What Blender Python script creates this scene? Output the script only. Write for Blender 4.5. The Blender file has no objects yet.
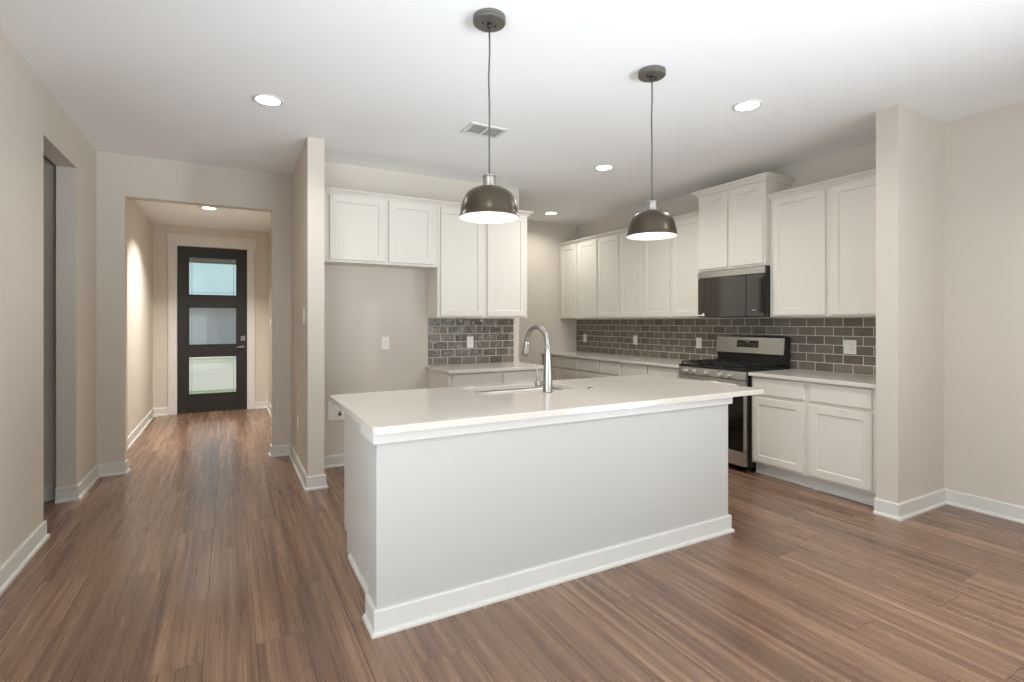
import bpy, bmesh, math, random
from mathutils import Vector, Matrix
random.seed(4)
SC = bpy.context.scene
COL = SC.collection
PI = math.pi

# ------------------------------------------------------------------ camera, sky, big lights, exposure
YAW = math.atan(282 / 512)
cam_d = bpy.data.cameras.new('camera'); cam = bpy.data.objects.new('camera', cam_d); COL.objects.link(cam)
cam.location = (0, 0, 1.35); cam.rotation_euler = (PI / 2, 0, -YAW)
cam_d.sensor_width = 36; cam_d.lens = 18; cam_d.shift_y = -19 / 1024
cam_d.clip_start = 0.05; cam_d.clip_end = 300
SC.camera = cam

world = bpy.data.worlds.new('sky'); SC.world = world; world.use_nodes = True
bg = world.node_tree.nodes['Background']
bg.inputs[0].default_value = (0.55, 0.74, 0.80, 1); bg.inputs[1].default_value = 1.15

SC.view_settings.view_transform = 'Standard'; SC.view_settings.look = 'None'
SC.view_settings.gamma = 1; SC.view_settings.use_curve_mapping = False
SC.view_settings.exposure = -0.04
SC.cycles.use_denoising = True
SC.cycles.max_bounces = 14; SC.cycles.diffuse_bounces = 8; SC.cycles.glossy_bounces = 5
SC.cycles.transparent_max_bounces = 12; SC.cycles.transmission_bounces = 8
SC.cycles.sample_clamp_indirect = 6

def area(name, loc, rot, sx, sy, watts, col=(1, 1, 1), shape='RECTANGLE'):
    d = bpy.data.lights.new(name, 'AREA'); d.shape = shape; d.size = sx
    if shape == 'RECTANGLE': d.size_y = sy
    d.energy = watts; d.color = col
    o = bpy.data.objects.new(name, d); COL.objects.link(o); o.location = loc; o.rotation_euler = rot
    return o
# lamps added in the unseen living-room windows, standing in for daylight
# (aimed and narrowed to brighten the ceiling, far walls and island end)
def window_fill_lamp(loc, dirn, sx, sy, watts, spread=130):
    o = area('window_fill', loc, Vector(dirn).to_track_quat('-Z', 'Y').to_euler(), sx, sy, watts, (0.90, 0.97, 1.06))
    o.data.spread = math.radians(spread); return o
window_fill_lamp((2.3, -3.38, 1.20), (0, 0.58, 0.82), 2.4, 1.6, 112)
window_fill_lamp((2.3, -3.42, 0.62), (-0.20, 0.86, 0.47), 2.4, 0.7, 23, 48)
window_fill_lamp((-0.93, 0.7, 1.55), (0.76, 0.60, 0.26), 1.6, 3.4, 46, 112)
window_fill_lamp((4.56, -1.1, 1.0), (-0.66, 0.67, 0.34), 0.8, 2.4, 32, 70)  # right-hand lamp, added to brighten the left wall and ceiling
sun_d = bpy.data.lights.new('sun', 'SUN'); sun_d.energy = 5.5; sun_d.angle = 0.01; sun_d.color = (1, 0.95, 0.88)
sun = bpy.data.objects.new('sun', sun_d); COL.objects.link(sun)
sun.rotation_euler = Vector((-0.25, -0.6, -0.72)).to_track_quat('-Z', 'Y').to_euler()

# ------------------------------------------------------------------ materials
def nmat(name):
    m = bpy.data.materials.new(name); m.use_nodes = True
    nt = m.node_tree
    return m, nt, nt.nodes['Principled BSDF']
def lin(r, g, b):
    f = lambda c: (c / 255 / 12.92) if c / 255 <= 0.04045 else ((c / 255 + 0.055) / 1.055) ** 2.4
    return (f(r), f(g), f(b), 1)
def bump(nt, p, scale, strength, dist=0.002, detail=3, vec=None):
    n = nt.nodes.new('ShaderNodeTexNoise'); n.inputs['Scale'].default_value = scale; n.inputs['Detail'].default_value = detail
    tc = nt.nodes.new('ShaderNodeTexCoord')
    nt.links.new(tc.outputs['Object'] if vec is None else vec, n.inputs['Vector'])
    b = nt.nodes.new('ShaderNodeBump'); b.inputs['Strength'].default_value = strength; b.inputs['Distance'].default_value = dist
    nt.links.new(n.outputs['Fac'], b.inputs['Height']); nt.links.new(b.outputs['Normal'], p.inputs['Normal'])
    return n
def plain(name, col, rough=0.5, metal=0.0, bs=0, bst=0.1, spec=0.5, coat=0):
    m, nt, p = nmat(name)
    p.inputs['Base Color'].default_value = col; p.inputs['Roughness'].default_value = rough
    p.inputs['Metallic'].default_value = metal; p.inputs['Specular IOR Level'].default_value = spec
    p.inputs['Coat Weight'].default_value = coat
    if bs: bump(nt, p, bs, bst)
    return m
def emis(name, col, s):
    m, nt, p = nmat(name)
    p.inputs['Base Color'].default_value = (0.8, 0.8, 0.8, 1)
    p.inputs['Emission Color'].default_value = col; p.inputs['Emission Strength'].default_value = s
    return m

WALL = plain('wall_paint', lin(208, 200, 188), 0.75, bs=160, bst=0.08, spec=0.25)
CEIL = plain('ceiling_paint', lin(241, 242, 242), 0.85, bs=110, bst=0.12, spec=0.15)
TRIM = plain('trim_white', lin(216, 214, 208), 0.4, spec=0.4)
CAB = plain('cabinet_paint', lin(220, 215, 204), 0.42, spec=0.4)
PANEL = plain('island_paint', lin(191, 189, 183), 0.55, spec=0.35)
WHITE = plain('white_plastic', lin(235, 232, 224), 0.35)
DARKSLOT = plain('slot_dark', lin(40, 38, 36), 0.6)
BLACK = plain('black_enamel', lin(26, 24, 22), 0.3)
IRON = plain('cast_iron', lin(24, 23, 22), 0.55, bs=300, bst=0.2)
BGLASS = plain('black_glass', lin(46, 40, 34), 0.05, spec=1.0)
CHROME = plain('chrome', (0.75, 0.74, 0.72, 1), 0.12, 1)
GUN = plain('gunmetal', lin(90, 80, 69), 0.3, 0.9)
CANOPY = plain('canopy_metal', lin(126, 122, 116), 0.45, 0.8)
CORD = plain('grey_cord', lin(84, 80, 76), 0.6)
SHADEIN = plain('shade_inside', lin(245, 243, 238), 0.6)
DOORBLK = plain('door_black', lin(38, 36, 34), 0.38, bs=60, bst=0.05)
BULB = emis('bulb_glow', (1, 0.95, 0.86, 1), 2.5)
LENS = emis('lens_glow', (1, 0.97, 0.92, 1), 9)
DISPLAY = plain('display_black', lin(20, 18, 17), 0.15)
GREYMARK = plain('grey_print', lin(150, 145, 138), 0.5)

def steel_mat(name, col, rough, sc):
    m, nt, p = nmat(name)
    p.inputs['Base Color'].default_value = col; p.inputs['Metallic'].default_value = 1
    tc = nt.nodes.new('ShaderNodeTexCoord'); mp = nt.nodes.new('ShaderNodeMapping'); mp.inputs['Scale'].default_value = sc
    nt.links.new(tc.outputs['Object'], mp.inputs['Vector'])
    n = nt.nodes.new('ShaderNodeTexNoise'); n.inputs['Scale'].default_value = 1; n.inputs['Detail'].default_value = 2
    nt.links.new(mp.outputs[0], n.inputs['Vector'])
    r = nt.nodes.new('ShaderNodeMapRange'); r.inputs['To Min'].default_value = rough - 0.06; r.inputs['To Max'].default_value = rough + 0.08
    nt.links.new(n.outputs['Fac'], r.inputs['Value']); nt.links.new(r.outputs[0], p.inputs['Roughness'])
    return m
STEEL = steel_mat('brushed_steel', (0.60, 0.58, 0.545, 1), 0.34, (30, 4, 600))
NICKEL = steel_mat('brushed_nickel', (0.46, 0.44, 0.41, 1), 0.30, (200, 200, 20))

def quartz_mat():
    m, nt, p = nmat('white_quartz')
    p.inputs['Roughness'].default_value = 0.11
    tc = nt.nodes.new('ShaderNodeTexCoord')
    n = nt.nodes.new('ShaderNodeTexNoise'); n.inputs['Scale'].default_value = 260; n.inputs['Detail'].default_value = 2
    nt.links.new(tc.outputs['Object'], n.inputs['Vector'])
    r = nt.nodes.new('ShaderNodeValToRGB')
    r.color_ramp.elements[0].position = 0.3; r.color_ramp.elements[0].color = lin(208, 201, 190)
    r.color_ramp.elements[1].position = 0.7; r.color_ramp.elements[1].color = lin(220, 214, 204)
    nt.links.new(n.outputs['Fac'], r.inputs[0]); nt.links.new(r.outputs[0], p.inputs['Base Color'])
    return m
QUARTZ = quartz_mat()

def tile_mat():
    m, nt, p = nmat('glazed_tile')
    p.inputs['Roughness'].default_value = 0.10
    g = nt.nodes.new('ShaderNodeNewGeometry')
    tc = nt.nodes.new('ShaderNodeTexCoord')
    r = nt.nodes.new('ShaderNodeValToRGB')
    r.color_ramp.elements[0].color = lin(113, 105, 93); r.color_ramp.elements[1].color = lin(137, 128, 115)
    nt.links.new(g.outputs['Random Per Island'], r.inputs[0])
    n = nt.nodes.new('ShaderNodeTexNoise'); n.inputs['Scale'].default_value = 22; n.inputs['Detail'].default_value = 4
    nt.links.new(tc.outputs['Object'], n.inputs['Vector'])
    mx = nt.nodes.new('ShaderNodeMix'); mx.data_type = 'RGBA'; mx.blend_type = 'MULTIPLY'; mx.inputs['Factor'].default_value = 0.35
    nt.links.new(r.outputs[0], mx.inputs['A']); nt.links.new(n.outputs['Color'], mx.inputs['B'])
    nt.links.new(n.outputs['Fac'], mx.inputs['B'])
    nt.links.new(mx.outputs['Result'], p.inputs['Base Color'])
    n2 = nt.nodes.new('ShaderNodeTexNoise'); n2.inputs['Scale'].default_value = 22; n2.inputs['Detail'].default_value = 1
    nt.links.new(tc.outputs['Object'], n2.inputs['Vector'])
    b = nt.nodes.new('ShaderNodeBump'); b.inputs['Strength'].default_value = 0.8; b.inputs['Distance'].default_value = 0.012
    nt.links.new(n2.outputs['Fac'], b.inputs['Height']); nt.links.new(b.outputs[0], p.inputs['Normal'])
    return m
TILE = tile_mat()
GROUT = plain('grout', lin(214, 207, 196), 0.9)

def floor_mat():
    m, nt, p = nmat('plank_floor')
    N = nt.nodes.new; L = nt.links.new
    tc = N('ShaderNodeTexCoord'); sp = N('ShaderNodeSeparateXYZ'); L(tc.outputs['Object'], sp.inputs[0])
    def M(op, a, b=None, c=None):
        n = N('ShaderNodeMath'); n.operation = op
        for i, v in enumerate((a, b, c)):
            if v is None: continue
            if isinstance(v, (int, float)): n.inputs[i].default_value = v
            else: L(v, n.inputs[i])
        return n.outputs[0]
    W, LEN = 0.19, 1.5
    xr = M('DIVIDE', M('ADD', sp.outputs['X'], 0.094 + W * 100), W)
    xi = M('FLOOR', xr); xf = M('FRACT', xr)
    wn = N('ShaderNodeTexWhiteNoise'); wn.noise_dimensions = '1D'; L(xi, wn.inputs['W'])
    yr = M('ADD', M('DIVIDE', M('ADD', sp.outputs['Y'], 50), LEN), wn.outputs['Value'])
    yi = M('FLOOR', yr); yf = M('FRACT', yr)
    cid = N('ShaderNodeCombineXYZ'); L(xi, cid.inputs[0]); L(yi, cid.inputs[1])
    wp = N('ShaderNodeTexWhiteNoise'); wp.noise_dimensions = '2D'; L(cid.outputs[0], wp.inputs['Vector'])
    # grain coordinates, shifted per plank
    gx = M('ADD', sp.outputs['X'], M('MULTIPLY', wp.outputs['Value'], 37.0))
    gy = M('ADD', sp.outputs['Y'], M('MULTIPLY', wp.outputs['Value'], 91.0))
    def grain(sx, sy, detail, dist):
        cb = N('ShaderNodeCombineXYZ'); L(M('MULTIPLY', gx, sx), cb.inputs[0]); L(M('MULTIPLY', gy, sy), cb.inputs[1])
        n = N('ShaderNodeTexNoise'); n.inputs['Scale'].default_value = 1; n.inputs['Detail'].default_value = detail
        n.inputs['Distortion'].default_value = dist; L(cb.outputs[0], n.inputs['Vector'])
        return n.outputs['Fac']
    g1 = grain(30, 0.5, 3, 0.7); g2 = grain(95, 1.6, 3, 0.3); g3 = grain(13, 0.42, 3, 1.2)
    mix = M('ADD', M('ADD', M('MULTIPLY', g1, 0.58), M('MULTIPLY', g2, 0.12)), M('MULTIPLY', g3, 0.42))
    mix = M('ADD', mix, M('MULTIPLY', M('SUBTRACT', wp.outputs['Value'], 0.5), 0.08))
    r = N('ShaderNodeValToRGB'); cr = r.color_ramp
    cr.elements[0].position = 0.40; cr.elements[0].color = lin(97, 72, 58)
    cr.elements[1].position = 0.74; cr.elements[1].color = lin(160, 128, 104)
    e = cr.elements.new(0.50); e.color = lin(114, 86, 69)
    e = cr.elements.new(0.60); e.color = lin(132, 102, 82)
    L(mix, r.inputs[0])
    seam = M('MINIMUM', M('MULTIPLY', M('MINIMUM', xf, M('SUBTRACT', 1, xf)), W), M('MULTIPLY', M('MINIMUM', yf, M('SUBTRACT', 1, yf)), LEN))
    sm = N('ShaderNodeMapRange'); sm.inputs['From Min'].default_value = 0.0008; sm.inputs['From Max'].default_value = 0.0028
    L(seam, sm.inputs['Value'])
    mx = N('ShaderNodeMix'); mx.data_type = 'RGBA'
    L(sm.outputs[0], mx.inputs['Factor']); mx.inputs['A'].default_value = lin(84, 62, 53); L(r.outputs[0], mx.inputs['B'])
    L(mx.outputs['Result'], p.inputs['Base Color'])
    rr = N('ShaderNodeMapRange'); rr.inputs['To Min'].default_value = 0.22; rr.inputs['To Max'].default_value = 0.34; L(g2, rr.inputs['Value'])
    L(rr.outputs[0], p.inputs['Roughness'])
    p.inputs['Specular IOR Level'].default_value = 0.85
    b = N('ShaderNodeBump'); b.inputs['Strength'].default_value = 0.25; b.inputs['Distance'].default_value = 0.002
    hh = M('ADD', M('MULTIPLY', sm.outputs[0], 1.0), M('MULTIPLY', g2, 0.10)); L(hh, b.inputs['Height']); L(b.outputs[0], p.inputs['Normal'])
    return m
FLOOR = floor_mat()

def pane_mat(name, frost):
    m, nt, p = nmat(name); N = nt.nodes.new; L = nt.links.new
    tr = N('ShaderNodeBsdfTransparent'); tr.inputs[0].default_value = (0.95, 0.98, 0.97, 1)
    gl = N('ShaderNodeBsdfGlossy'); gl.inputs['Roughness'].default_value = 0.06
    rf = N('ShaderNodeBsdfTranslucent'); rf.inputs[0].default_value = (0.9, 0.93, 0.93, 1)
    fr = N('ShaderNodeFresnel'); fr.inputs[0].default_value = 1.45
    mx = N('ShaderNodeMixShader'); mx.inputs[0].default_value = frost; L(tr.outputs[0], mx.inputs[1]); L(rf.outputs[0], mx.inputs[2])
    mx2 = N('ShaderNodeMixShader'); L(fr.outputs[0], mx2.inputs[0]); L(mx.outputs[0], mx2.inputs[1]); L(gl.outputs[0], mx2.inputs[2])
    L(mx2.outputs[0], nt.nodes['Material Output'].inputs[0])
    return m
PANE = pane_mat('reeded_door_glass', 0.10)
PANEEDGE = pane_mat('bevelled_glass_edge', 0.5)
CLEAR = pane_mat('clear_window_glass', 0.0)

# ------------------------------------------------------------------ mesh helpers
ORIG = {}
class MB:
    def __init__(s): s.bm = bmesh.new(); s.mi = 0
    def _add(s, vs, faces, smooth=False):
        bv = [s.bm.verts.new(v) for v in vs]; out = []
        for f in faces:
            try:
                fc = s.bm.faces.new([bv[i] for i in f]); fc.material_index = s.mi; fc.smooth = smooth; out.append(fc)
            except ValueError: pass
        return bv, out
    def box(s, x0, x1, y0, y1, z0, z1, bev=0.0, seg=1):
        x0, x1 = sorted((x0, x1)); y0, y1 = sorted((y0, y1)); z0, z1 = sorted((z0, z1))
        vs = [(x, y, z) for z in (z0, z1) for y in (y0, y1) for x in (x0, x1)]
        bv, fs = s._add(vs, [(0, 2, 3, 1), (4, 5, 7, 6), (0, 1, 5, 4), (2, 6, 7, 3), (0, 4, 6, 2), (1, 3, 7, 5)])
        if bev:
            es = list({e for f in fs for e in f.edges})
            r = bmesh.ops.bevel(s.bm, geom=es, offset=bev, segments=seg, affect='EDGES', profile=0.5)
            for f in r['faces']: f.material_index = s.mi
        return s
    def mbox(s, P, u0, u1, w0, w1, z0, z1, bev=0.0, seg=1):
        a = P(u0, w0, z0); b = P(u1, w1, z1)
        return s.box(a[0], b[0], a[1], b[1], a[2], b[2], bev, seg)
    def loops(s, loops, closed=True, cap0=True, cap1=True, smooth=False):
        """skin a list of vertex rings"""
        n = len(loops[0]); vs = [v for l in loops for v in l]; fs = []
        for i in range(len(loops) - 1):
            for j in range(n if closed else n - 1):
                k = (j + 1) % n
                fs.append((i * n + j, i * n + k, (i + 1) * n + k, (i + 1) * n + j))
        bv, _ = s._add(vs, fs, smooth)
        for cap, l in ((cap0, 0), (cap1, len(loops) - 1)):
            if cap:
                f = s.bm.faces.new([bv[l * n + j] for j in range(n)]); f.material_index = s.mi
        return s
    def lathe(s, c, prof, n=32, axis='Z', cap0=True, cap1=True, smooth=True):
        ls = []
        for r, h in prof:
            ring = []
            for j in range(n):
                a = 2 * PI * j / n; p, q = r * math.cos(a), r * math.sin(a)
                if axis == 'Z': ring.append((c[0] + p, c[1] + q, c[2] + h))
                elif axis == 'X': ring.append((c[0] + h, c[1] + p, c[2] + q))
                else: ring.append((c[0] + p, c[1] + h, c[2] + q))
            ls.append(ring)
        return s.loops(ls, True, cap0, cap1, smooth)
    def tube(s, pts, rad, n=12, caps=True):
        pts = [Vector(p) for p in pts]; rads = rad if isinstance(rad, (list, tuple)) else [rad] * len(pts)
        ls = []; up = None
        for i, p in enumerate(pts):
            t = (pts[min(i + 1, len(pts) - 1)] - pts[max(i - 1, 0)]).normalized()
            if up is None:
                up = Vector((0, 0, 1)) if abs(t.z) < 0.9 else Vector((1, 0, 0))
            a = t.cross(up).normalized(); up = a.cross(t).normalized()
            ls.append([tuple(p + rads[i] * (math.cos(2 * PI * j / n) * a + math.sin(2 * PI * j / n) * up)) for j in range(n)])
        return s.loops(ls, True, caps, caps, True)
    def sweep(s, path, prof, side=1):
        """mitred sweep of a profile (w outwards, z) along a plan polyline; side=1: outwards is to the left"""
        P = [Vector((p[0], p[1])) for p in path]; ls = []
        for i, p in enumerate(P):
            d0 = (p - P[i - 1]).normalized() if i else None
            d1 = (P[i + 1] - p).normalized() if i < len(P) - 1 else None
            nrm = lambda d: Vector((-d.y, d.x)) * side
            if d0 is None: m = nrm(d1)
            elif d1 is None: m = nrm(d0)
            else:
                a, b = nrm(d0), nrm(d1); m = (a + b); m = m / max(0.2, (1 + a.dot(b)))
            ls.append([(p.x + m.x * w, p.y + m.y * w, z) for w, z in prof])
        return s.loops(ls, True, True, True)
    def build(s, name, mats, parent=None, **props):
        bm = s.bm
        bmesh.ops.recalc_face_normals(bm, faces=bm.faces)
        off = Vector(ORIG.get(parent.name, (0, 0, 0))) if parent else Vector(props.pop('origin', (0, 0, 0)))
        bmesh.ops.translate(bm, verts=bm.verts, vec=-off)
        me = bpy.data.meshes.new(name); bm.to_mesh(me); bm.free()
        for m in (mats if isinstance(mats, (list, tuple)) else [mats]): me.materials.append(m)
        o = bpy.data.objects.new(name, me); COL.objects.link(o)
        if parent: o.parent = parent
        else: o.location = off
        ORIG[o.name] = tuple(off)
        for k, v in props.items(): o[k] = v
        return o
def thing(name, label, cat, loc, group=None, kind=None):
    o = bpy.data.objects.new(name, None); COL.objects.link(o); o.location = loc
    o.empty_display_size = 0.1
    ORIG[o.name] = tuple(loc); o['label'] = label; o['category'] = cat
    if group: o['group'] = group
    if kind: o['kind'] = kind
    return o
def struct(name, mb, mat, label, cat):
    return mb.build(name, mat, None, kind='structure', label=label, category=cat)
def rrect(x0, x1, y0, y1, r, z, n=6):
    out = []
    for cx, cy, a0 in ((x1 - r, y1 - r, 0), (x0 + r, y1 - r, PI / 2), (x0 + r, y0 + r, PI), (x1 - r, y0 + r, 1.5 * PI)):
        for i in range(n):
            a = a0 + PI / 2 * i / (n - 1); out.append((cx + r * math.cos(a), cy + r * math.sin(a), z))
    return out

# ------------------------------------------------------------------ room shell
H = 2.838; XL = -1.02; XR = 4.675; YB = -3.5
YF = 4.99        # fridge wall face
YN = 6.42        # kitchen end wall face
YH = 5.65        # wall face with the opening to the entry
YD = 8.93        # front-door wall face
b = MB(); b.box(-3.2, 4.9, YB - 0.12, 9.06, -0.10, 0); struct('floor', b, FLOOR, 'brown wood plank floor running through kitchen and entry', 'floor')
b = MB(); b.box(-3.2, 4.9, YB - 0.12, 6.6, H, H + 0.12); struct('ceiling', b, CEIL, 'flat white ceiling over the kitchen and living area', 'ceiling')
b = MB(); b.box(-1.14, 0.70, YH + 0.12, 9.06, 2.762, 2.95); struct('ceiling_entry', b, CEIL, 'lower white ceiling of the entry hall before the front door', 'ceiling')
b = MB(); b.box(XL - 0.12, XL, YB, -1.2, 0, H); b.box(XL - 0.12, XL, 2.6, 4.21, 0, H); b.box(XL - 0.12, XL, -1.2, 2.6, 0, 0.7); b.box(XL - 0.12, XL, -1.2, 2.6, 2.45, H); b.box(XL - 0.12, XL, 4.21, 5.0, 2.52, H); b.box(XL - 0.12, XL, 5.0, YH + 0.12, 0, H)
struct('wall_left', b, WALL, 'greige left wall with a tall open doorway to a side passage', 'wall')
b = MB(); b.box(-3.2, XL - 0.12, 5.10, 5.22, 0, H); b.box(-3.2, -3.08, 3.2, 5.10, 0, H); b.box(-3.08, XL - 0.12, 3.2, 3.32, 0, H)
struct('wall_passage', b, WALL, 'shaded greige wall inside the side passage at left', 'wall')
b = MB(); b.box(XL, -0.82, YH, YH + 0.12, 0, H); b.box(-0.82, 0.37, YH, YH + 0.12, 2.47, H); b.box(0.37, 0.547, YH, YH + 0.12, 0, H)
struct('wall_hall', b, WALL, 'greige wall with the wide opening to the entry hall', 'wall')
b = MB(); b.box(-1.09, -0.97, YH + 0.12, YD, 0, 2.80); struct('wall_entry_left', b, WALL, 'left greige wall of the entry hall', 'wall')
b = MB(); b.box(0.535, 0.655, YN + 0.12, YD, 0, 2.80); b.box(0.535, 0.547, YH + 0.12, YN + 0.12, 0, 2.80); struct('wall_entry_right', b, WALL, 'right greige wall of the entry hall', 'wall')
DX0, DX1, DZ = -0.69, 0.245, 2.482
b = MB(); b.box(-1.09, DX0, YD, YD + 0.14, 0, 2.80); b.box(DX1, 0.66, YD, YD + 0.14, 0, 2.80); b.box(DX0, DX1, YD, YD + 0.14, DZ, 2.80)
struct('wall_entry_front', b, WALL, 'greige end wall around the black front door', 'wall')
b = MB(); b.box(0.547, 0.675, 4.40, YN + 0.12, 0, H); struct('wall_fridge_side', b, WALL, 'narrow wall end standing left of the fridge alcove', 'wall')
b = MB(); b.box(0.675, 2.838, YF, YF + 0.12, 0, H); struct('wall_fridge', b, WALL, 'greige kitchen wall behind the fridge alcove', 'wall')
b = MB(); b.box(0.675, XR + 0.12, YN, YN + 0.12, 0, H); struct('wall_kitchen_end', b, WALL, 'greige end wall at the far corner of the kitchen', 'wall')
b = MB(); b.box(XR, XR + 0.12, YB, -2.4, 0, H); b.box(XR, XR + 0.12, 0.2, YN, 0, H); b.box(XR, XR + 0.12, -2.4, 0.2, 0, 0.7); b.box(XR, XR + 0.12, -2.4, 0.2, 2.45, H); struct('wall_right', b, WALL, 'greige right wall running behind the range', 'wall')
b = MB(); b.box(4.0, XR, 1.793, 1.93, 0, H); struct('wall_stub', b, WALL, 'short wall projecting at right of the base cabinets', 'wall')
# back wall behind the camera with two windows
b = MB()
xs = [(-1.14, 1.05), (3.55, 4.8)]
for x0, x1 in xs: b.box(x0, x1, YB - 0.12, YB, 0, H)
b.box(1.05, 3.55, YB - 0.12, YB, 2.45, H); b.box(1.05, 3.55, YB - 0.12, YB, 0, 0.25)
struct('wall_back', b, WALL, 'greige wall behind the viewer with a wide window', 'wall')
def win(name, P, x0, x1, z0, z1, nm, label):
    r = thing(name, label, 'window', P(0.5 * (x0 + x1), 0.06, z0), kind='structure')
    f = MB(); t = 0.05
    for q in ((x0, x0 + t, z0, z1), (x1 - t, x1, z0, z1), (x0 + t, x1 - t, z0, z0 + t), (x0 + t, x1 - t, z1 - t, z1)): f.mbox(P, q[0], q[1], 0.03, 0.09, q[2], q[3])
    for k in range(1, nm):
        x = x0 + (x1 - x0) * k / nm; f.mbox(P, x - 0.025, x + 0.025, 0.035, 0.085, z0 + t, z1 - t)
    f.build('window_frame', TRIM, r)
    g = MB(); g.mbox(P, x0 + t, x1 - t, 0.057, 0.063, z0 + t, z1 - t); g.build('glass_pane', CLEAR, r)
win('window_1', lambda u, w, z: (u, YB - 0.12 + w, z), 1.05, 3.55, 0.25, 2.45, 3, 'wide three-part window behind the viewer')
win('added_window', lambda u, w, z: (XR + 0.12 - w, u, z), -2.4, 0.2, 0.7, 2.45, 2, 'added two-part window on the unseen right wall, for fill light')  # unseen window, added to go with the right-hand fill lamp
win('window_2', lambda u, w, z: (XL - 0.12 + w, u, z), -1.2, 2.6, 0.7, 2.45, 4, 'wide four-part window on the left wall behind the viewer')
# baseboards
BP = [(0, 0), (0.027, 0), (0.027, 0.010), (0.022, 0.018), (0.014, 0.020), (0.014, 0.100), (0.010, 0.108), (0, 0.108)]
def base(name, paths, label):
    m = MB()
    for pth, sd in paths: m.sweep(pth, BP, sd)
    return struct(name, m, TRIM, label, 'baseboard')
base('baseboard_left', [([(XL, YB), (XL, 4.21), (XL - 0.12, 4.21)], -1)], 'white baseboard along the near left wall')
base('baseboard_left_far', [([(XL - 0.12, 5.0), (XL, 5.0), (XL, YH), (-0.82, YH), (-0.82, YH + 0.12)], -1)], 'white baseboard wrapping the wall between side passage and entry')
base('baseboard_passage', [([(-3.08, 5.10), (XL - 0.12, 5.10)], -1)], 'white baseboard in the side passage')
base('baseboard_entry_left', [([(-0.97, YH + 0.12), (-0.97, YD), (-0.79, YD)], -1)], 'white baseboard along the left side of the entry hall')
base('baseboard_entry_right', [([(0.342, YD), (0.535, YD), (0.535, YH + 0.12)], -1)], 'white baseboard along the right side of the entry hall')
base('baseboard_hall', [([(0.37, YH + 0.12), (0.37, YH), (0.547, YH), (0.547, 4.40), (0.675, 4.40), (0.675, YF), (1.745, YF)], -1)], 'white baseboard wrapping the wall end beside the fridge alcove')
base('baseboard_right', [([(4.0, 1.935), (4.0, 1.793), (XR, 1.793), (XR, YB)], -1)], 'white baseboard around the short wall and along the right wall')

# ------------------------------------------------------------------ front door
tr = MB(); cx0, cx1 = -0.789, 0.342
tr.box(cx0, DX0 + 0.008, YD - 0.02, YD, 0, DZ, 0.002); tr.box(DX1 - 0.008, cx1, YD - 0.02, YD, 0, DZ, 0.002)
tr.box(cx0 - 0.015, cx1 + 0.015, YD - 0.026, YD, DZ - 0.004, DZ + 0.155, 0.002)
tr.box(DX0, DX0 + 0.012, YD, YD + 0.14, 0, DZ); tr.box(DX1 - 0.012, DX1, YD, YD + 0.14, 0, DZ); tr.box(DX0 + .012, DX1 - .012, YD, YD + 0.14, DZ - 0.012, DZ)
struct('trim_1', tr, TRIM, 'wide flat white casing around the black front door', 'door casing')
sx0, sx1, sz0, sz1 = DX0 + 0.014, DX1 - 0.014, 0.012, DZ - 0.014
y0, y1 = YD + 0.015, YD + 0.06
door = thing('door_1', 'black front door with three stacked glass panes at the end of the entry', 'door', (0.5 * (sx0 + sx1), YD + 0.03, 0.01), kind='structure')
PX0, PX1 = -0.545, 0.098; PZ = [(0.263, 0.842), (1.0, 1.578), (1.742, 2.325)]
d = MB()
d.box(sx0, PX0, y0, y1, sz0, sz1, 0.002); d.box(PX1, sx1, y0, y1, sz0, sz1, 0.002)
zz = [sz0] + [z for p in PZ for z in p] + [sz1]
for i in range(0, 8, 2): d.box(PX0, PX1, y0, y1, zz[i], zz[i + 1])
for a, c in PZ:   # raised glazing bead round each pane
    for q in ((PX0, PX0 + 0.016, a, c), (PX1 - 0.016, PX1, a, c), (PX0 + .016, PX1 - .016, a, a + 0.016), (PX0 + .016, PX1 - .016, c - 0.016, c)):
        d.box(q[0], q[1], y0 - 0.006, y0 + 0.012, q[2], q[3], 0.002)
d.build('door_leaf', DOORBLK, door)
for a, c in PZ:
    g = MB(); g.box(PX0 + 0.002, PX1 - 0.002, y0 + 0.018, y0 + 0.026, a + 0.002, c - 0.002); pane = g.build('glass_pane', PANE, door)
    e = MB(); q = 0.045
    for r_ in ((PX0 + q, PX0 + q + .008, a + .016, c - .016), (PX1 - q - .008, PX1 - q, a + .016, c - .016), (PX0 + .016, PX1 - .016, a + q, a + q + .008), (PX0 + .016, PX1 - .016, c - q - .008, c - q)):
        e.box(r_[0], r_[1], y0 + 0.015, y0 + 0.018, r_[2], r_[3])
    e.build('bevel_line', PANEEDGE, pane)
k = MB(); k.box(0.145, 0.205, y0 - 0.012, y0, 1.06, 1.135, 0.004); k.lathe((0.175, y0 - 0.012, 1.098), [(0.02, 0), (0.02, -0.012), (0.008, -0.014), (0.008, -0.03)], 16, 'Y')
k.build('deadbolt', NICKEL, door)
k = MB(); k.lathe((0.175, y0, 0.965), [(0.03, 0), (0.03, -0.008), (0.012, -0.012), (0.012, -0.05), (0.014, -0.055)], 16, 'Y'); k.tube([(0.178, y0 - 0.047, 0.965), (0.14, y0 - 0.05, 0.967), (0.075, y0 - 0.047, 0.965)], [0.011, 0.010, 0.008], 10)
k.build('lever_handle', NICKEL, door)
for z in (0.25, 0.95, 1.65, 2.3):
    k = MB(); k.lathe((sx0 - 0.002, y0 - 0.006, z), [(0.006, -0.05), (0.006, 0.05)], 10); k.build('hinge', NICKEL, door)
k = MB(); k.box(DX0 + .012, DX1 - .012, YD + 0.0, YD + 0.14, 0, 0.012, 0.003); struct('trim_2', k, plain('threshold_metal', lin(70, 62, 55), 0.4, 0.7), 'dark metal threshold under the front door', 'threshold')
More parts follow.
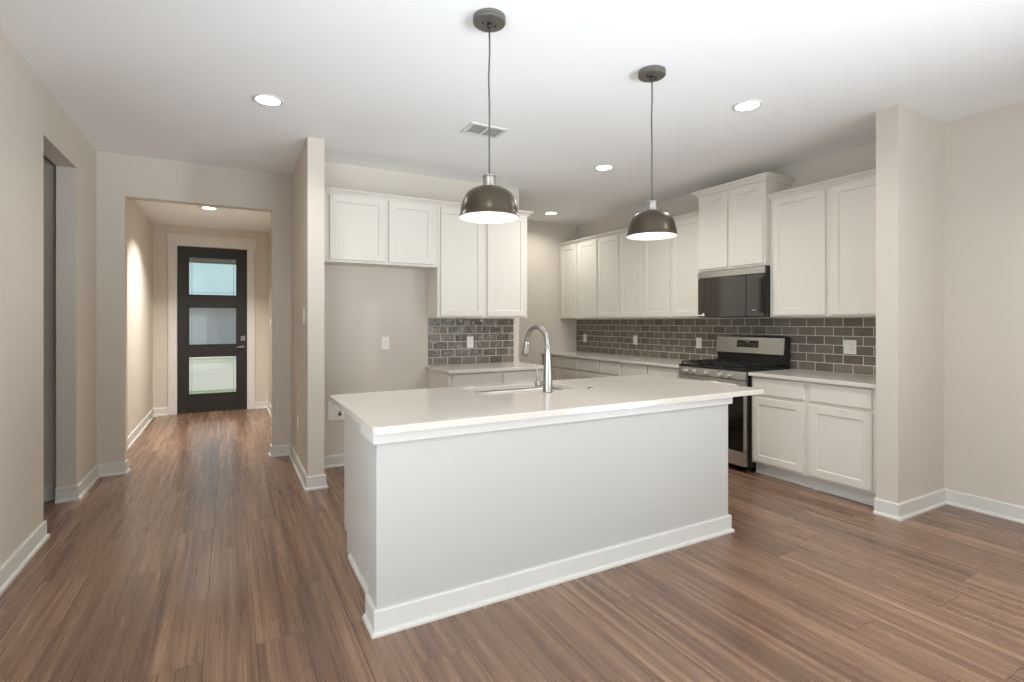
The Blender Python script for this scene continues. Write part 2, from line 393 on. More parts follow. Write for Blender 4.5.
# spring door stop on the entry baseboard
ds = thing('door_stop', 'white spring door stop on the left entry baseboard', 'door stop', (-0.956, 8.42, 0.06))
k = MB(); pts = [(-0.955 + 0.075 * i / 80, 8.42 + 0.007 * math.cos(i * 0.9), 0.06 + 0.007 * math.sin(i * 0.9)) for i in range(81)]
k.lathe((-0.956, 8.42, 0.06), [(0.012, 0), (0.012, 0.004), (0.006, 0.006)], 12, 'X'); k.tube(pts, 0.002, 6); k.build('spring', NICKEL, ds)
k = MB(); k.lathe((-0.882, 8.42, 0.06), [(0.009, 0), (0.010, 0.006), (0.009, 0.016)], 12, 'X'); k.build('rubber_tip', WHITE, ds)

# ------------------------------------------------------------------ outdoors beyond the front door
GRASS = plain('lawn_grass', lin(104, 116, 70), 0.9, bs=40, bst=0.5)
CONC = plain('concrete', lin(158, 150, 140), 0.9, bs=60, bst=0.2)
b = MB(); b.box(-40, 40, 9.06, 13.2, -0.3, -0.16); struct('ground_lawn', b, GRASS, 'green front lawn seen low through the door glass', 'lawn')
b = MB(); b.box(-40, 40, 13.2, 22, -0.3, -0.165); struct('ground_street', b, CONC, 'pale street beyond the lawn', 'street')
b = MB(); b.box(-40, 40, 22, 25, -0.3, -0.16); struct('ground_far_lawn', b, plain('dry_grass', lin(138, 136, 108), 0.9, bs=40, bst=.4), 'far strip of lawn across the street', 'lawn')
b = MB(); b.box(-40, 40, 25, 60, -0.3, -0.165); struct('ground_driveway', b, CONC, 'pale drive across the street', 'driveway')
b = MB(); b.box(-1.6, 1.4, 9.07, 11.2, -0.16, -0.03); struct('porch_floor', b, CONC, 'concrete porch outside the front door', 'porch')
b = MB(); b.box(-1.8, 1.6, 9.07, 11.3, 2.66, 2.8); b.box(-1.8, 1.6, 11.15, 11.3, 2.46, 2.66); struct('ceiling_porch', b, plain('porch_paint', lin(120, 112, 108), 0.8), 'porch roof edge seen at the top of the door glass', 'porch roof')
hs = thing('neighbour_house', 'long pale house with low roof across the street, blurred by door glass', 'house', (0, 34, -0.165))
b = MB(); b.box(-18, 18, 32, 40, -0.165, 2.2); b.build('house_wall', plain('house_paint', lin(196, 180, 186), 0.9), hs)
b = MB(); b.loops([[(-18.6, 31.3, 2.2), (-18.6, 40.7, 2.2), (-18.6, 36, 2.9)], [(18.6, 31.3, 2.2), (18.6, 40.7, 2.2), (18.6, 36, 2.9)]]); b.build('roof', plain('shingle', lin(150, 142, 146), 0.9, bs=20, bst=.3), hs)
GARAGE = plain('garage_paint', lin(222, 210, 212), 0.8)
for x in (-12, -5.5, 1.5, 8):
    b = MB(); b.box(x, x + 4.4, 31.96, 32, -0.16, 1.7)
    for z in (.3, .76, 1.22): b.box(x, x + 4.4, 31.94, 31.96, z, z + .06)
    b.build('garage_door', GARAGE, hs)

# ------------------------------------------------------------------ cabinets
def PY(u, w, z): return (u, YF - w, z)          # on the fridge wall, facing the viewer
def PXr(u, w, z): return (XR - w, u, z)         # on the range wall, facing left
def shaker(P, u0, u1, z0, z1, w0, t=0.02, s=0.058, rec=0.008):
    m = MB()
    def ring(i, w): return [P(u0 + i, w, z0 + i), P(u1 - i, w, z0 + i), P(u1 - i, w, z1 - i), P(u0 + i, w, z1 - i)]
    m.loops([ring(0, w0), ring(0, w0 + t - 0.003), ring(0.003, w0 + t), ring(s, w0 + t), ring(s + 0.005, w0 + t - rec), ring(s + 0.012, w0 + t - rec)])
    return m
def slab(P, u0, u1, z0, z1, w0, t=0.02):
    m = MB()
    def ring(i, w): return [P(u0 + i, w, z0 + i), P(u1 - i, w, z0 + i), P(u1 - i, w, z1 - i), P(u0 + i, w, z1 - i)]
    m.loops([ring(0, w0), ring(0, w0 + t - 0.005), ring(0.004, w0 + t - 0.001), ring(0.008, w0 + t)])
    return m
CROWN = [(0, -0.048), (0.010, -0.048), (0.012, -0.040), (0.030, -0.020), (0.046, -0.012), (0.050, -0.006), (0.050, 0), (0, 0)]
def wall_cab(label, P, u0, u1, z0, z1, depth, doors, dz, crown, group, side=1, cat='cabinet', big=1.0):
    c = P(0.5 * (u0 + u1), 0, z0)
    r = thing('wall_cabinet', label, cat, c, group)
    m = MB(); m.mbox(P, u0, u1, 0.002, depth, z0, z1 - 0.001, 0.001)
    m.build('cabinet_body', CAB, r)
    for a, e in doors: shaker(P, a, e, dz[0], dz[1], depth).build('door', CAB, r)
    m = MB(); path = [P(u, w, 0)[:2] for u, w in crown]
    m.sweep(path, [(w * big, z1 + h * big) for w, h in CROWN], side); m.build('crown_molding', CAB, r)
    return r
DF = 0.288; D0 = (1.41, 2.468)
wall_cab('white two-door cabinet bridging the empty fridge alcove', PY, 0.677, 1.760, 1.88, 2.52, DF, [(0.762, 1.250), (1.284, 1.718)], (1.902, 2.468), [(0.677, DF), (1.760, DF)], 'white wall cabinets', -1)
wall_cab('tall white two-door cabinet above the small tiled backsplash right of the fridge alcove', PY, 1.762, 2.775, 1.395, 2.52, DF, [(1.793, 2.245), (2.297, 2.745)], D0, [(1.762, DF), (2.775, DF), (2.775, 0.0)], 'white wall cabinets', -1)
DR = 0.312
wall_cab('white two-door wall cabinet in the far kitchen corner', PXr, 5.503, 6.418, 1.395, 2.52, DR, [(5.989, 6.372), (5.52, 5.912)], D0, [(6.418, DR), (5.503, DR)], 'white wall cabinets', -1)
wall_cab('middle white two-door wall cabinet between the far corner and the microwave, partly behind the pendant', PXr, 4.637, 5.501, 1.395, 2.52, DR, [(5.083, 5.486), (4.655, 5.050)], D0, [(5.501, DR), (4.637, DR)], 'white wall cabinets', -1)
wall_cab('white two-door wall cabinet directly left of the microwave', PXr, 3.757, 4.635, 1.395, 2.52, DR, [(4.206, 4.618), (3.780, 4.178)], D0, [(4.635, DR), (3.757, DR)], 'white wall cabinets', -1)
DM = 0.376
wall_cab('raised white two-door cabinet standing above the microwave', PXr, 2.990, 3.754, 1.872, 2.705, DM, [(3.394, 3.738), (3.010, 3.362)], (1.892, 2.640), [(3.754, 0.0), (3.754, DM), (2.990, DM), (2.990, 0.0)], 'white wall cabinets', -1, big=1.15)
wall_cab('large white two-door wall cabinet right of the microwave beside the short wall', PXr, 1.934, 2.987, 1.395, 2.52, DR, [(2.478, 2.950), (1.96, 2.430)], D0, [(2.987, DR), (1.934, DR)], 'white wall cabinets', -1)

def base_cab(label, P, u0, u1, depth, cols, group, dz=(0.125, 0.688), wz=(0.715, 0.862)):
    r = thing('base_cabinet', label, 'cabinet', P(0.5 * (u0 + u1), depth / 2, 0), group)
    m = MB(); m.mbox(P, u0, u1, 0.002, depth, 0.105, 0.873, 0.001); m.build('cabinet_body', CAB, r)
    m = MB(); m.mbox(P, u0, u1, 0.002, depth - 0.06, 0, 0.104); m.mbox(P, u0, u1, depth - 0.06, depth - 0.05, 0, 0.016, 0.003); m.build('toe_kick', TRIM, r)
    for a, e in cols:
        shaker(P, a, e, dz[0], dz[1], depth).build('door', CAB, r)
        slab(P, a, e, wz[0], wz[1], depth).build('drawer_front', CAB, r)
    return r
DBX = 0.600; DBY = 0.572
base_cab('white base cabinet right of the range with two doors and two drawers', PXr, 1.936, 2.968, DBX, [(2.489, 2.948), (1.985, 2.442)], 'white base cabinets')
base_cab('white base cabinet directly left of the range', PXr, 3.762, 4.676, DBX, [(3.785, 4.240), (4.270, 4.662)], 'white base cabinets')
base_cab('middle white base cabinet on the range wall, second left of the range', PXr, 4.679, 5.560, DBX, [(4.712, 5.098), (5.125, 5.545)], 'white base cabinets')
base_cab('white base cabinet in the far kitchen corner under the end wall', PXr, 5.563, 6.418, DBX, [(5.582, 5.975), (6.005, 6.395)], 'white base cabinets')
base_cab('white base cabinet right of the fridge alcove under the small backsplash', PY, 1.766, 2.830, DBY, [(1.800, 2.296), (2.330, 2.800)], 'white base cabinets')

def counter(name_label, P, u0, u1, depth, z=0.905):
    m = MB(); m.mbox(P, u0, u1, 0.001, depth, 0.8745, z, 0.003, 2)
    o = m.build('countertop', QUARTZ, None, label=name_label, category='countertop', group='white quartz countertops')
counter('white quartz countertop right of the range beside the short wall', PXr, 1.934, 2.970, DBX + 0.045)
counter('long white quartz countertop left of the range', PXr, 3.760, 6.419, DBX + 0.045)
counter('short white quartz countertop right of the fridge alcove', PY, 1.747, 2.838, DBY + 0.045)

# ------------------------------------------------------------------ tiled backsplashes (structure of the wall finish)
def tiles(name, P, u0, u1, z0, z1, label, ph, desc=False):
    m = MB(); m.mi = 1; m.mbox(P, u0, u1, 0.0, 0.007, z0, z1); m.mi = 0
    th, tw, g = 0.0805, 0.1615, 0.006; row = 0; z = z0 + 0.002
    while z < z1 - 0.004:
        u = u0 - tw * 2 + ((ph + 0.5 * (row % 2)) % 1) * tw
        while u < u1:
            a, e, zt = max(u, u0 + 0.001), min(u + tw - g, u1 - 0.001), min(z + th - g, z1 - 0.001)
            if e - a > 0.008:
                tl = random.uniform(-1, 1) * 0.0014; t2 = random.uniform(-1, 1) * 0.0014
                q = 0.0025
                r0 = [P(a, .005, z), P(e, .005, z), P(e, .005, zt), P(a, .005, zt)]
                r1 = [P(a, .0075, z), P(e, .0075, z), P(e, .0075, zt), P(a, .0075, zt)]
                r2 = [P(a + q, .0095 + tl, z + q), P(e - q, .0095 + t2, z + q), P(e - q, .0095 - tl, zt - q), P(a + q, .0095 - t2, zt - q)]
                m.loops([r0, r1, r2])
            u += tw
        z += th; row += 1
    return m.build(name, [TILE, GROUT], None, kind='structure', label=label, category='backsplash')
tiles('backsplash_fridge', PY, 1.766, 2.767, 0.9055, 1.394, 'short glossy grey subway tile backsplash right of the fridge alcove', 0.35)
tiles('backsplash_range', PXr, 1.931, 6.419, 0.9055, 1.394, 'long grey subway tile backsplash along the range wall', 0.1)

# ------------------------------------------------------------------ range
RY0, RY1 = 2.976, 3.752
RF = 0.675     # depth from wall of the oven door face
rg = thing('gas_range', 'stainless steel gas range between the base cabinets', 'range', PXr(0.5 * (RY0 + RY1), 0.35, 0))
m = MB(); m.mbox(PXr, RY0, RY1, 0.03, RF - 0.035, 0.045, 0.90, 0.003); m.build('range_body', BLACK, rg)
for u in (RY0 + 0.05, RY1 - 0.05):
    for w in (0.08, RF - 0.06):
        m = MB(); c = PXr(u, w, 0); m.lathe(c, [(0.022, 0), (0.022, 0.012), (0.012, 0.014), (0.012, 0.046)], 12); m.build('foot', BLACK, rg)
m = MB(); m.mbox(PXr, RY0 + .004, RY1 - .004, RF - 0.034, RF, 0.06, 0.185, 0.004, 2); m.build('storage_drawer', STEEL, rg)
od = MB(); od.mbox(PXr, RY0 + .004, RY1 - .004, RF - 0.034, RF - 0.004, 0.193, 0.825, 0.003)
for q in ((RY0 + .004, RY0 + .022, .193, .825), (RY1 - .022, RY1 - .004, .193, .825), (RY0 + .022, RY1 - .022, .72, .825)):
    od.mbox(PXr, q[0], q[1], RF - 0.004, RF, q[2], q[3], 0.0015)
odo = od.build('oven_door', STEEL, rg)
m = MB(); m.mbox(PXr, RY0 + .023, RY1 - .023, RF - 0.004, RF - 0.001, 0.194, 0.719); m.build('oven_window', plain('oven_glass', lin(15, 13, 12), 0.08, spec=0.4), odo)
m = MB(); hz = 0.785
m.tube([PXr(RY0 + .05, RF + 0.042, hz), PXr(RY1 - .05, RF + 0.042, hz)], 0.011, 14)
for u in (RY0 + .07, RY1 - .07): m.tube([PXr(u, RF - 0.001, hz), PXr(u, RF + 0.042, hz)], 0.009, 10)
m.build('door_handle', STEEL, odo)
m = MB()
def rgz(u): return [PXr(u, RF - 0.034, 0.832), PXr(u, RF + 0.004, 0.832), PXr(u, RF - 0.008, 0.905), PXr(u, RF - 0.034, 0.905)]
m.loops([rgz(RY0 + .002), rgz(RY1 - .002)]); m.build('control_panel', STEEL, rg)
for u in (3.655, 3.555, 3.405, 3.245, 3.145):
    m = MB(); c = PXr(u, RF - 0.003, 0.862)
    m.lathe(c, [(0.029, 0.004), (0.029, -0.006), (0.025, -0.010), (0.023, -0.032), (0.019, -0.036)], 24, 'X')
    m.box(c[0] - 0.040, c[0] - 0.034, c[1] - 0.004, c[1] + 0.004, c[2] - 0.018, c[2] + 0.018, 0.001)
    m.build('knob', CHROME, rg)
m = MB(); m.mbox(PXr, RY0, RY1, 0.06, RF - 0.006, 0.902, 0.928, 0.006, 2); ct = m.build('cooktop', BLACK, rg)
for (u, w) in ((3.17, 0.22), (3.56, 0.22), (3.17, 0.50), (3.56, 0.50), (3.365, 0.36)):
    m = MB(); m.lathe(PXr(u, w, 0.928), [(0.052, 0), (0.05, 0.008), (0.036, 0.010), (0.036, 0.016), (0.012, 0.018)], 24); m.build('burner', IRON, ct)
for a, e in ((RY0 + .02, 3.235), (3.240, 3.488), (3.493, RY1 - .02)):
    m = MB(); w0, w1 = 0.10, RF - 0.03; z0, z1 = 0.945, 0.957; t = 0.006
    for u in (a, e - 2 * t, 0.5 * (a + e) - t): m.mbox(PXr, u, u + 2 * t, w0, w1, z0, z1, 0.002)
    for w in (w0, w1 - 2 * t, 0.5 * (w0 + w1) - t, w0 + 0.14, w1 - 0.15): m.mbox(PXr, a, e, w, w + 2 * t, z0, z1, 0.002)
    for u in (a, e - 2 * t):
        for w in (w0, w1 - 2 * t): m.mbox(PXr, u, u + 2 * t, w, w + 2 * t, 0.927, z0)
    m.build('grate', IRON, rg)
m = MB()
def bgz(u): return [PXr(u, 0.03, 0.9), PXr(u, 0.095, 0.9), PXr(u, 0.085, 1.03), PXr(u, 0.110, 1.04), PXr(u, 0.090, 1.19), PXr(u, 0.075, 1.205), PXr(u, 0.03, 1.205)]
m.loops([bgz(RY0), bgz(RY1)]); bgo = m.build('backguard', BLACK, rg)
m = MB()
def bgs(u): return [PXr(u, 0.105, 1.038), PXr(u, 0.115, 1.038), PXr(u, 0.096, 1.196), PXr(u, 0.080, 1.213), PXr(u, 0.032, 1.213), PXr(u, 0.032, 1.2055), PXr(u, 0.075, 1.2055)]
m.loops([bgs(RY0 + .012), bgs(RY1 - .004)]); m.build('steel_panel', STEEL, bgo)
m = MB()
def dsp(z, w): return [PXr(3.235, w, z), PXr(3.47, w, z)]
def dz_(u): return [PXr(u, 0.100, 1.095), PXr(u, 0.1095, 1.095), PXr(u, 0.1015, 1.165), PXr(u, 0.092, 1.165)]
m.loops([dz_(3.255), dz_(3.50)]); dso = m.build('display', DISPLAY, bgo)
m = MB()
for i in range(8):
    u = 3.275 + 0.028 * i
    for z in (1.112, 1.13):
        w = 0.1098 - (z - 1.095) / 0.07 * 0.008
        m.mbox(PXr, u, u + 0.012, w - 0.0012, w + 0.0006, z, z + 0.004)
m.mbox(PXr, 3.355, 3.40, 0.1035, 0.1053, 1.146, 1.156); m.build('button_marks', GREYMARK, dso)

# ------------------------------------------------------------------ microwave
MY0, MY1 = 2.992, 3.750; MF = 0.392
mw = thing('microwave', 'black glass microwave with steel strip mounted under the raised cabinet', 'microwave', PXr(0.5 * (MY0 + MY1), 0.2, 1.397))
m = MB(); m.mbox(PXr, MY0, MY1, 0.014, MF - 0.03, 1.397, 1.868, 0.002); m.build('microwave_body', BLACK, mw)
m = MB(); m.mbox(PXr, MY0 + .003, MY1, MF - 0.03, MF, 1.800, 1.866, 0.003); m.build('vent_strip', STEEL, mw)
m = MB(); m.mbox(PXr, MY0 + .19, MY1, MF - 0.03, MF, 1.400, 1.797, 0.003); dr = m.build('door', BGLASS, mw)
m = MB(); m.mbox(PXr, MY0 + .003, MY0 + .187, MF - 0.03, MF, 1.400, 1.797, 0.003); cp = m.build('control_panel', BGLASS, mw)
m = MB(); m.mbox(PXr, MY0 + .012, MY0 + .032, MF, MF + 0.028, 1.44, 1.76, 0.006, 2); m.build('handle', BLACK, mw)
m = MB(); m.mbox(PXr, MY0 + .085, MY0 + .125, MF, MF + 0.001, 1.455, 1.467); m.build('panel_mark', GREYMARK, cp, label='small grey mark')  # small grey bar low on the control panel
m = MB(); m.mbox(PXr, MY1 - .085, MY1 - .062, MF - .002, MF + 0.006, 1.408, 1.440, 0.002); m.mbox(PXr, MY1 - .062, MY1 - .006, MF - .002, MF + 0.004, 1.413, 1.424, 0.001); m.build('patch', WHITE, mw, label='small white tag at lower left corner')  # two small raised white shapes, lower left of the microwave front

# ------------------------------------------------------------------ island
IY0 = 2.222; IX0, IX1 = 0.555, 2.818
isl = thing('kitchen_island', 'white kitchen island with panelled front on the wood floor', 'island', (1.7, 2.7, 0))
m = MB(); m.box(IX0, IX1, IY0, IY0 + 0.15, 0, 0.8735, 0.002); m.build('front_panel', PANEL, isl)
for x in (0.605, 2.76):
    m = MB(); yz = [(IY0 + .15, 0), (3.12, 0), (3.12, .105), (3.18, .105), (3.18, .8735), (IY0 + .15, .8735)]
    m.loops([[(x, y, z) for y, z in yz], [(x + 0.02, y, z) for y, z in yz]]); m.build('end_panel', TRIM, isl)
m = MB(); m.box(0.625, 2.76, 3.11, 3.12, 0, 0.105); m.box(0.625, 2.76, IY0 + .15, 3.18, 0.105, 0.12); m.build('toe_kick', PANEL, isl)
m = MB()
for x in (0.605, 1.235, 1.285, 2.115, 2.165, 2.74): m.box(x + .0005, x + 0.0395, 3.18, 3.2005, 0.12, 0.873)
m.box(0.605, 2.78, 3.1805, 3.20, 0.84, 0.873); m.build('face_frame', CAB, isl)
def PI_(u, w, z): return (u, 3.2006 + w, z)
for a, e in ((0.62, 1.24), (1.30, 1.70), (1.715, 2.12), (2.18, 2.765)):
    shaker(PI_, a, e, 0.125, 0.688, 0).build('door', CAB, isl); slab(PI_, a, e, 0.715, 0.862, 0).build('drawer_front', CAB, isl)
m = MB(); AP = [(0, 0.800), (0.016, 0.800), (0.018, 0.803), (0.018, 0.8735), (0, 0.8735)]
AP = [(w, z + 0.024 if z < 0.85 else z) for w, z in AP]
m.sweep([(IX0, IY0 + 0.215), (IX0, IY0), (IX1, IY0), (IX1, IY0 + 0.215)], AP, -1); m.build('apron_trim', TRIM, isl)
m = MB(); m.sweep([(IX0, IY0 + 0.15), (IX0, IY0), (IX1, IY0), (IX1, IY0 + 0.15)], BP, -1); m.build('baseboard', TRIM, isl)
m = MB()
SH = [(0, 0), (0.016, 0), (0.015, 0.010), (0.009, 0.018), (0, 0.020)]
m.sweep([(0.605, 3.02), (0.605, IY0 + 0.15)], SH, -1); m.build('shoe_molding', TRIM, isl)
m = MB(); m.sweep([(2.78, IY0 + .15), (2.78, 3.02)], SH, -1); m.build('shoe_molding', TRIM, isl)

# island countertop with the sink cut-out
CX0, CX1, CY0, CY1 = 0.530, 3.118, 2.165, 3.275
SX0, SX1, SY0, SY1 = 1.36, 2.06, 2.80, 3.175
m = MB(); zt, zb = 0.905, 0.8745; e = 0.003
m.loops([rrect(SX0, SX1, SY0, SY1, 0.03, zb), rrect(CX0, CX1, CY0, CY1, 0.035, zb), rrect(CX0, CX1, CY0, CY1, 0.035, zt - e),
         rrect(CX0 + e, CX1 - e, CY0 + e, CY1 - e, 0.033, zt), rrect(SX0 - e, SX1 + e, SY0 - e, SY1 + e, 0.032, zt), rrect(SX0, SX1, SY0, SY1, 0.03, zt - e), rrect(SX0, SX1, SY0, SY1, 0.03, zb)], True, False, False)
bmesh.ops.remove_doubles(m.bm, verts=m.bm.verts, dist=1e-5)
m.build('island_countertop', QUARTZ, None, origin=(1.8, 2.72, 0.8745), label='large white quartz countertop with rounded corners on the island', category='countertop', group='white quartz countertops')
# sink
sk = thing('undermount_sink', 'stainless steel undermount sink set in the island countertop', 'sink', (1.71, 2.99, 0.66))
m = MB(); q = 0.004
m.loops([rrect(SX0 - .02, SX1 + .02, SY0 - .02, SY1 + .005, .03, 0.8735), rrect(SX0 - q, SX1 + q, SY0 - q, SY1 + q, .03, 0.8738), rrect(SX0 + .002, SX1 - .002, SY0 + .002, SY1 - .002, .035, 0.86), rrect(SX0 + .012, SX1 - .012, SY0 + .012, SY1 - .012, .045, 0.69),
         rrect(SX0 + .035, SX1 - .035, SY0 + .035, SY1 - .035, .04, 0.672)], True, False, True, True)
bs = m.build('basin', STEEL, sk)
m = MB(); m.lathe((1.71, 3.05, 0.673), [(0.045, 0), (0.045, 0.003), (0.034, 0.004), (0.030, 0.001), (0.004, 0.0015)], 24); m.build('drain', CHROME, sk)
# faucet
FX, FY = 1.765, 2.736
fc = thing('kitchen_faucet', 'brushed nickel pull-down faucet standing at the island sink', 'faucet', (FX, FY, 0.905))
m = MB(); m.lathe((FX, FY, 0.905), [(0.032, 0), (0.032, 0.006), (0.0295, 0.010), (0.029, 0.06), (0.027, 0.12), (0.0235, 0.19), (0.0205, 0.26), (0.0190, 0.30)], 28); m.build('faucet_post', NICKEL, fc)
R_ = 0.130; zc = 1.190
arc = [(FX, FY, 1.165)] + [(FX, FY + R_ - R_ * math.cos(a), zc + R_ * math.sin(a)) for a in [PI * i / 22 * 0.93 for i in range(23)]]
m = MB(); m.tube(arc, [0.0190] + [0.0180] * 23, 16)
m.build('spout', NICKEL, fc)
p1 = Vector(arc[-1]); dirn = (p1 - Vector(arc[-2])).normalized()
m = MB(); m.tube([tuple(p1 - dirn * 0.004), tuple(p1 + dirn * 0.003), tuple(p1 + dirn * 0.03), tuple(p1 + dirn * 0.075), tuple(p1 + dirn * 0.095), tuple(p1 + dirn * 0.098)], [0.0185, 0.0200, 0.0210, 0.0235, 0.0245, 0.021], 18); sh = m.build('spray_head', NICKEL, fc)
m = MB(); m.tube([tuple(p1 + dirn * 0.0975), tuple(p1 + dirn * 0.1015)], 0.015, 16); m.build('nozzle', DARKSLOT, sh)
m = MB(); hz = 0.962
m.tube([(FX - 0.018, FY, hz), (FX - 0.062, FY, hz), (FX - 0.070, FY, hz), (FX - 0.084, FY, hz), (FX - 0.088, FY, hz)], [0.0155, 0.0155, 0.019, 0.0195, 0.016], 16)
m.tube([(FX - 0.077, FY, hz + 0.012), (FX - 0.078, FY, hz + 0.06), (FX - 0.079, FY, hz + 0.125)], [0.0055, 0.0045, 0.0038], 10); m.build('lever_handle', NICKEL, fc)
ab = thing('sink_button', 'small round chrome button on the island countertop right of the sink', 'button', (2.115, 2.75, 0.905))
m = MB(); m.lathe((2.115, 2.75, 0.905), [(0.022, 0), (0.022, 0.003), (0.018, 0.004), (0.015, 0.003)], 24); m.build('collar', NICKEL, ab)
m = MB(); m.lathe((2.115, 2.75, 0.908), [(0.0135, 0), (0.0135, 0.003), (0.011, 0.004)], 20); m.build('push_cap', GUN, ab)

# ------------------------------------------------------------------ pendants and recessed lights
def pendant(x, y, label):
    r = thing('pendant_lamp', label, 'pendant lamp', (x, y, H), 'bronze dome pendants over the island')
    m = MB(); m.lathe((x, y, H), [(0.079, 0), (0.079, -0.016), (0.076, -0.0175), (0.076, -0.019), (0.079, -0.0205), (0.079, -0.028), (0.074, -0.032)], 40, smooth=False); cn = m.build('canopy', CANOPY, r)
    m = MB(); m.lathe((x, y, H - 0.032), [(0.012, 0), (0.012, -0.010), (0.008, -0.022)], 14)
    m.build('strain_relief', BLACK, cn)
    for sx in (-0.033, 0.033):
        m = MB(); m.lathe((x + sx, y, H - 0.032), [(0.005, 0), (0.005, -0.007), (0.002, -0.010)], 12); m.build('screw', BLACK, cn)
    m = MB(); m.tube([(x, y, H - 0.045), (x + .002, y, H - 0.16), (x - .003, y, H - 0.30), (x + .001, y, H - 0.45), (x, y, H - 0.60), (x, y, 2.066)], 0.0042, 10); m.build('cord', CORD, r)
    m = MB(); m.lathe((x, y, 2.008), [(0.030, 0), (0.035, 0.004), (0.035, 0.010), (0.031, 0.014), (0.031, 0.046), (0.035, 0.049), (0.034, 0.056), (0.014, 0.060)], 28, smooth=False); m.build('socket_cap', NICKEL, r)
    zr = 1.858
    outer = [(0.030, 0.150), (0.048, 0.1485), (0.070, 0.144), (0.091, 0.134), (0.108, 0.120), (0.121, 0.101), (0.130, 0.080), (0.137, 0.055), (0.1415, 0.030), (0.1435, 0.012), (0.1465, 0.008), (0.1475, 0.0)]
    m = MB(); m.lathe((x, y, zr), outer, 56, cap0=False, cap1=False)
    m.mi = 1; m.lathe((x, y, zr), [(0.1475, 0.0), (0.1425, 0.0005)] + [(a - 0.0035, z - 0.003) for a, z in reversed(outer[1:-1]) if z > 0.02] + [(0.030, 0.1465)], 56, cap0=False, cap1=False)
    m.build('shade', [GUN, SHADEIN], r)
    m = MB(); m.lathe((x, y, 1.893), [(0.006, -0.004), (0.020, 0.0), (0.030, 0.014), (0.031, 0.030), (0.024, 0.052), (0.014, 0.072), (0.0135, 0.113)], 24); m.build('bulb', BULB, r)
    d = bpy.data.lights.new('pendant_glow', 'POINT'); d.energy = 0.7; d.color = (1, 0.93, 0.83); d.shadow_soft_size = 0.02
    o = bpy.data.objects.new('pendant_glow', d); COL.objects.link(o); o.location = (x, y, 1.872)
pendant(1.110, 2.245, 'dark bronze dome pendant hanging nearer the viewer over the left of the island')
pendant(2.194, 2.262, 'dark bronze dome pendant hanging over the right end of the island')

def can(x, y, z, label, w=12, sp=150):
    r = thing('recessed_light', label, 'ceiling light', (x, y, z), 'round recessed ceiling lights')
    m = MB(); m.lathe((x, y, z), [(0.095, 0), (0.095, -0.004), (0.090, -0.008), (0.076, -0.007), (0.072, 0.0)], 40, cap0=False, cap1=False); m.build('trim_ring', TRIM, r)
    m = MB(); m.lathe((x, y, z - 0.0045), [(0.0755, 0.0), (0.0755, -0.001)], 36); m.build('lens', LENS, r)
    area('recessed_glow', (x, y, z - 0.012), (0, 0, 0), 0.14, 0.14, w, (1, 0.97, 0.93), 'DISK').data.spread = math.radians(sp)
can(0.223, 3.792, H, 'round recessed light left of the pendants near the fridge alcove wall end', 8, 140)
can(3.113, 2.300, H, 'round recessed light nearest the short wall at right', 6)
can(3.148, 3.883, H, 'round recessed light in front of the raised microwave cabinet', 18)
can(3.835, 5.861, H, 'round recessed light at the far kitchen corner', 9)
for x_, y_, l_ in ((0.25, 0.5, 'added unseen fill light over the living area at left'), (3.1, 0.3, 'added unseen fill light over the living area at right'), (1.7, -1.4, 'added unseen fill light over the back of the living area')): can(x_, y_, H, l_, 20 if x_ > 3 else 13)  # unseen ceiling lights, added to brighten near walls and island front
can(-0.228, 7.355, 2.762, 'round recessed light in the entry hall ceiling', 48, 118)

# air register
vt = thing('air_vent', 'white rectangular air vent in the ceiling behind the near pendant', 'vent', (1.73, 3.585, H))
m = MB(); vx0, vx1, vy0, vy1 = 1.575, 1.885, 3.475, 3.700; z0 = H - 0.008
m.box(vx0, vx1, vy0, vy0 + .03, z0, H, .002); m.box(vx0, vx1, vy1 - .03, vy1, z0, H, .002); m.box(vx0, vx0 + .03, vy0 + .03, vy1 - .03, z0, H); m.box(vx1 - .03, vx1, vy0 + .03, vy1 - .03, z0, H); m.box(1.722, 1.738, vy0 + .03, vy1 - .03, z0, H)
m.build('vent_frame', TRIM, vt)
m = MB()
for i in range(9):
    y = vy0 + 0.042 + i * 0.0172
    for a, c in ((vx0 + .03, 1.722), (1.738, vx1 - .03)):
        m.loops([[(a, y, H - .002), (a, y + .0015, H - .002), (a, y - .0055, H - .0095), (a, y - .007, H - .0095)], [(c, y, H - .002), (c, y + .0015, H - .002), (c, y - .0055, H - .0095), (c, y - .007, H - .0095)]])
m.build('louver', TRIM, vt)
m = MB(); m.box(vx0 + .03, vx1 - .03, vy0 + .03, vy1 - .03, H - 0.0015, H - 0.0003); m.build('duct_shade_plate', plain('vent_shade', lin(125, 122, 118), .9), vt)  # flat grey plate, its colour stands in for shade behind the louvers

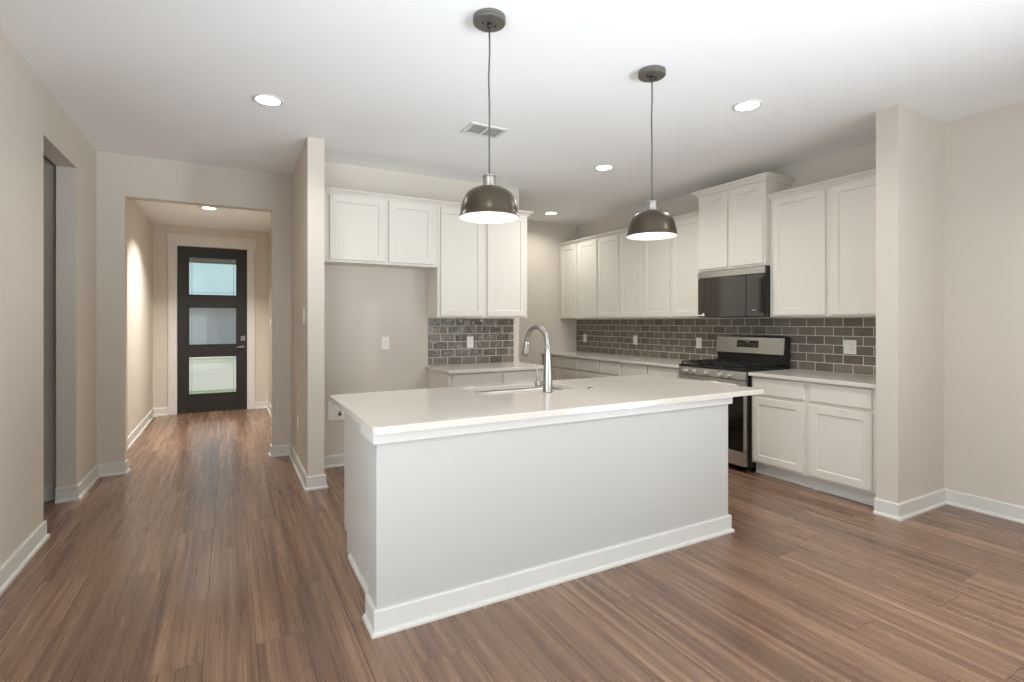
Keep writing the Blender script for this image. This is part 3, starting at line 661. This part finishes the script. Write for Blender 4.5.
# ------------------------------------------------------------------ outlets and switches
def PLL(u, w, z): return (0.547 - w, u, z)       # left face of the wall end
def PEL(u, w, z): return (-0.97 + w, u, z)
def PER(u, w, z): return (0.535 - w, u, z)
def outlet(P, u, z, label, kind='outlet', gangs=1, w0=0.0):
    r = thing('wall_outlet' if kind == 'outlet' else 'light_switch', label, 'outlet' if kind == 'outlet' else 'switch', P(u, w0, z), 'white wall plates')
    hw = 0.037 + 0.0155 * (gangs - 1)
    m = MB(); m.mbox(P, u - hw, u + hw, w0, w0 + 0.005, z - 0.060, z + 0.060, 0.0018, 2); pl = m.build('cover_plate', WHITE, r)
    for g in range(gangs):
        c = u + (g - (gangs - 1) / 2) * 0.038
        m = MB(); m.mbox(P, c - 0.0165, c + 0.0165, w0 + 0.0045, w0 + 0.007, z - 0.033, z + 0.033, 0.001)
        if kind == 'outlet' and g == 0:
            rc = m.build('receptacle', WHITE, r); s = MB()
            for dz in (-0.017, 0.017):
                for du in (-0.006, 0.006): s.mbox(P, c + du - .001, c + du + .001, w0 + .0068, w0 + .0073, z + dz - .003, z + dz + .006)
                s.mbox(P, c - .002, c + .002, w0 + .0068, w0 + .0073, z + dz - .011, z + dz - .007)
            s.build('slots', DARKSLOT, rc)
        else: m.build('rocker', WHITE, r)
TW = 0.0098
outlet(PY, 1.334, 1.144, 'white outlet on the bare wall of the fridge alcove')
outlet(PY, 2.235, 1.137, 'white outlet on the small tiled backsplash right of the fridge alcove', w0=TW)
outlet(PXr, 6.20, 1.11, 'white outlet farthest along the range backsplash by the kitchen corner', w0=TW)
outlet(PXr, 5.108, 1.114, 'white outlet midway along the range backsplash left of the range', w0=TW)
outlet(PXr, 4.068, 1.112, 'white outlet on the backsplash directly left of the range', w0=TW)
outlet(PXr, 2.452, 1.135, 'wider white switch and outlet plate on the backsplash right of the range', gangs=2, w0=TW)
outlet(PLL, 4.63, 1.40, 'white light switch on the left side of the wall end by the fridge alcove', 'switch')
outlet(PLL, 5.07, 0.43, 'white outlet low on the left side of the wall end')
outlet(PER, 8.45, 1.35, 'white light switch on the right entry wall by the front door', 'switch')
outlet(PEL, 6.75, 0.42, 'white outlet low on the left entry wall')
# ice-maker water box in the alcove
wb = thing('water_box', 'white recessed water valve box low on the fridge alcove wall', 'valve box', PY(0.90, 0, 0.43))
m = MB(); x0, x1, z0, z1 = 0.797, 1.005, 0.432, 0.618
m.mbox(PY, x0, x1, 0, 0.008, z0, z0 + .03, .002); m.mbox(PY, x0, x1, 0, 0.008, z1 - .03, z1, .002); m.mbox(PY, x0, x0 + .03, 0, 0.008, z0 + .03, z1 - .03); m.mbox(PY, x1 - .03, x1, 0, 0.008, z0 + .03, z1 - .03); m.mbox(PY, x0 + .03, x1 - .03, 0, 0.002, z0 + .03, z1 - .03)
m.build('box_frame', WHITE, wb)
m = MB(); c = PY(0.90, 0.002, 0.49); m.lathe(c, [(0.009, 0), (0.009, -0.03)], 12, 'Y'); m.lathe((c[0], c[1] - 0.022, c[2] - 0.02), [(0.007, 0), (0.007, 0.05)], 12); m.box(c[0] - .016, c[0] + .016, c[1] - .036, c[1] - .03, c[2] - .006, c[2] + .006, .002); m.build('valve', plain('brass', lin(120, 100, 70), .35, .9), wb)
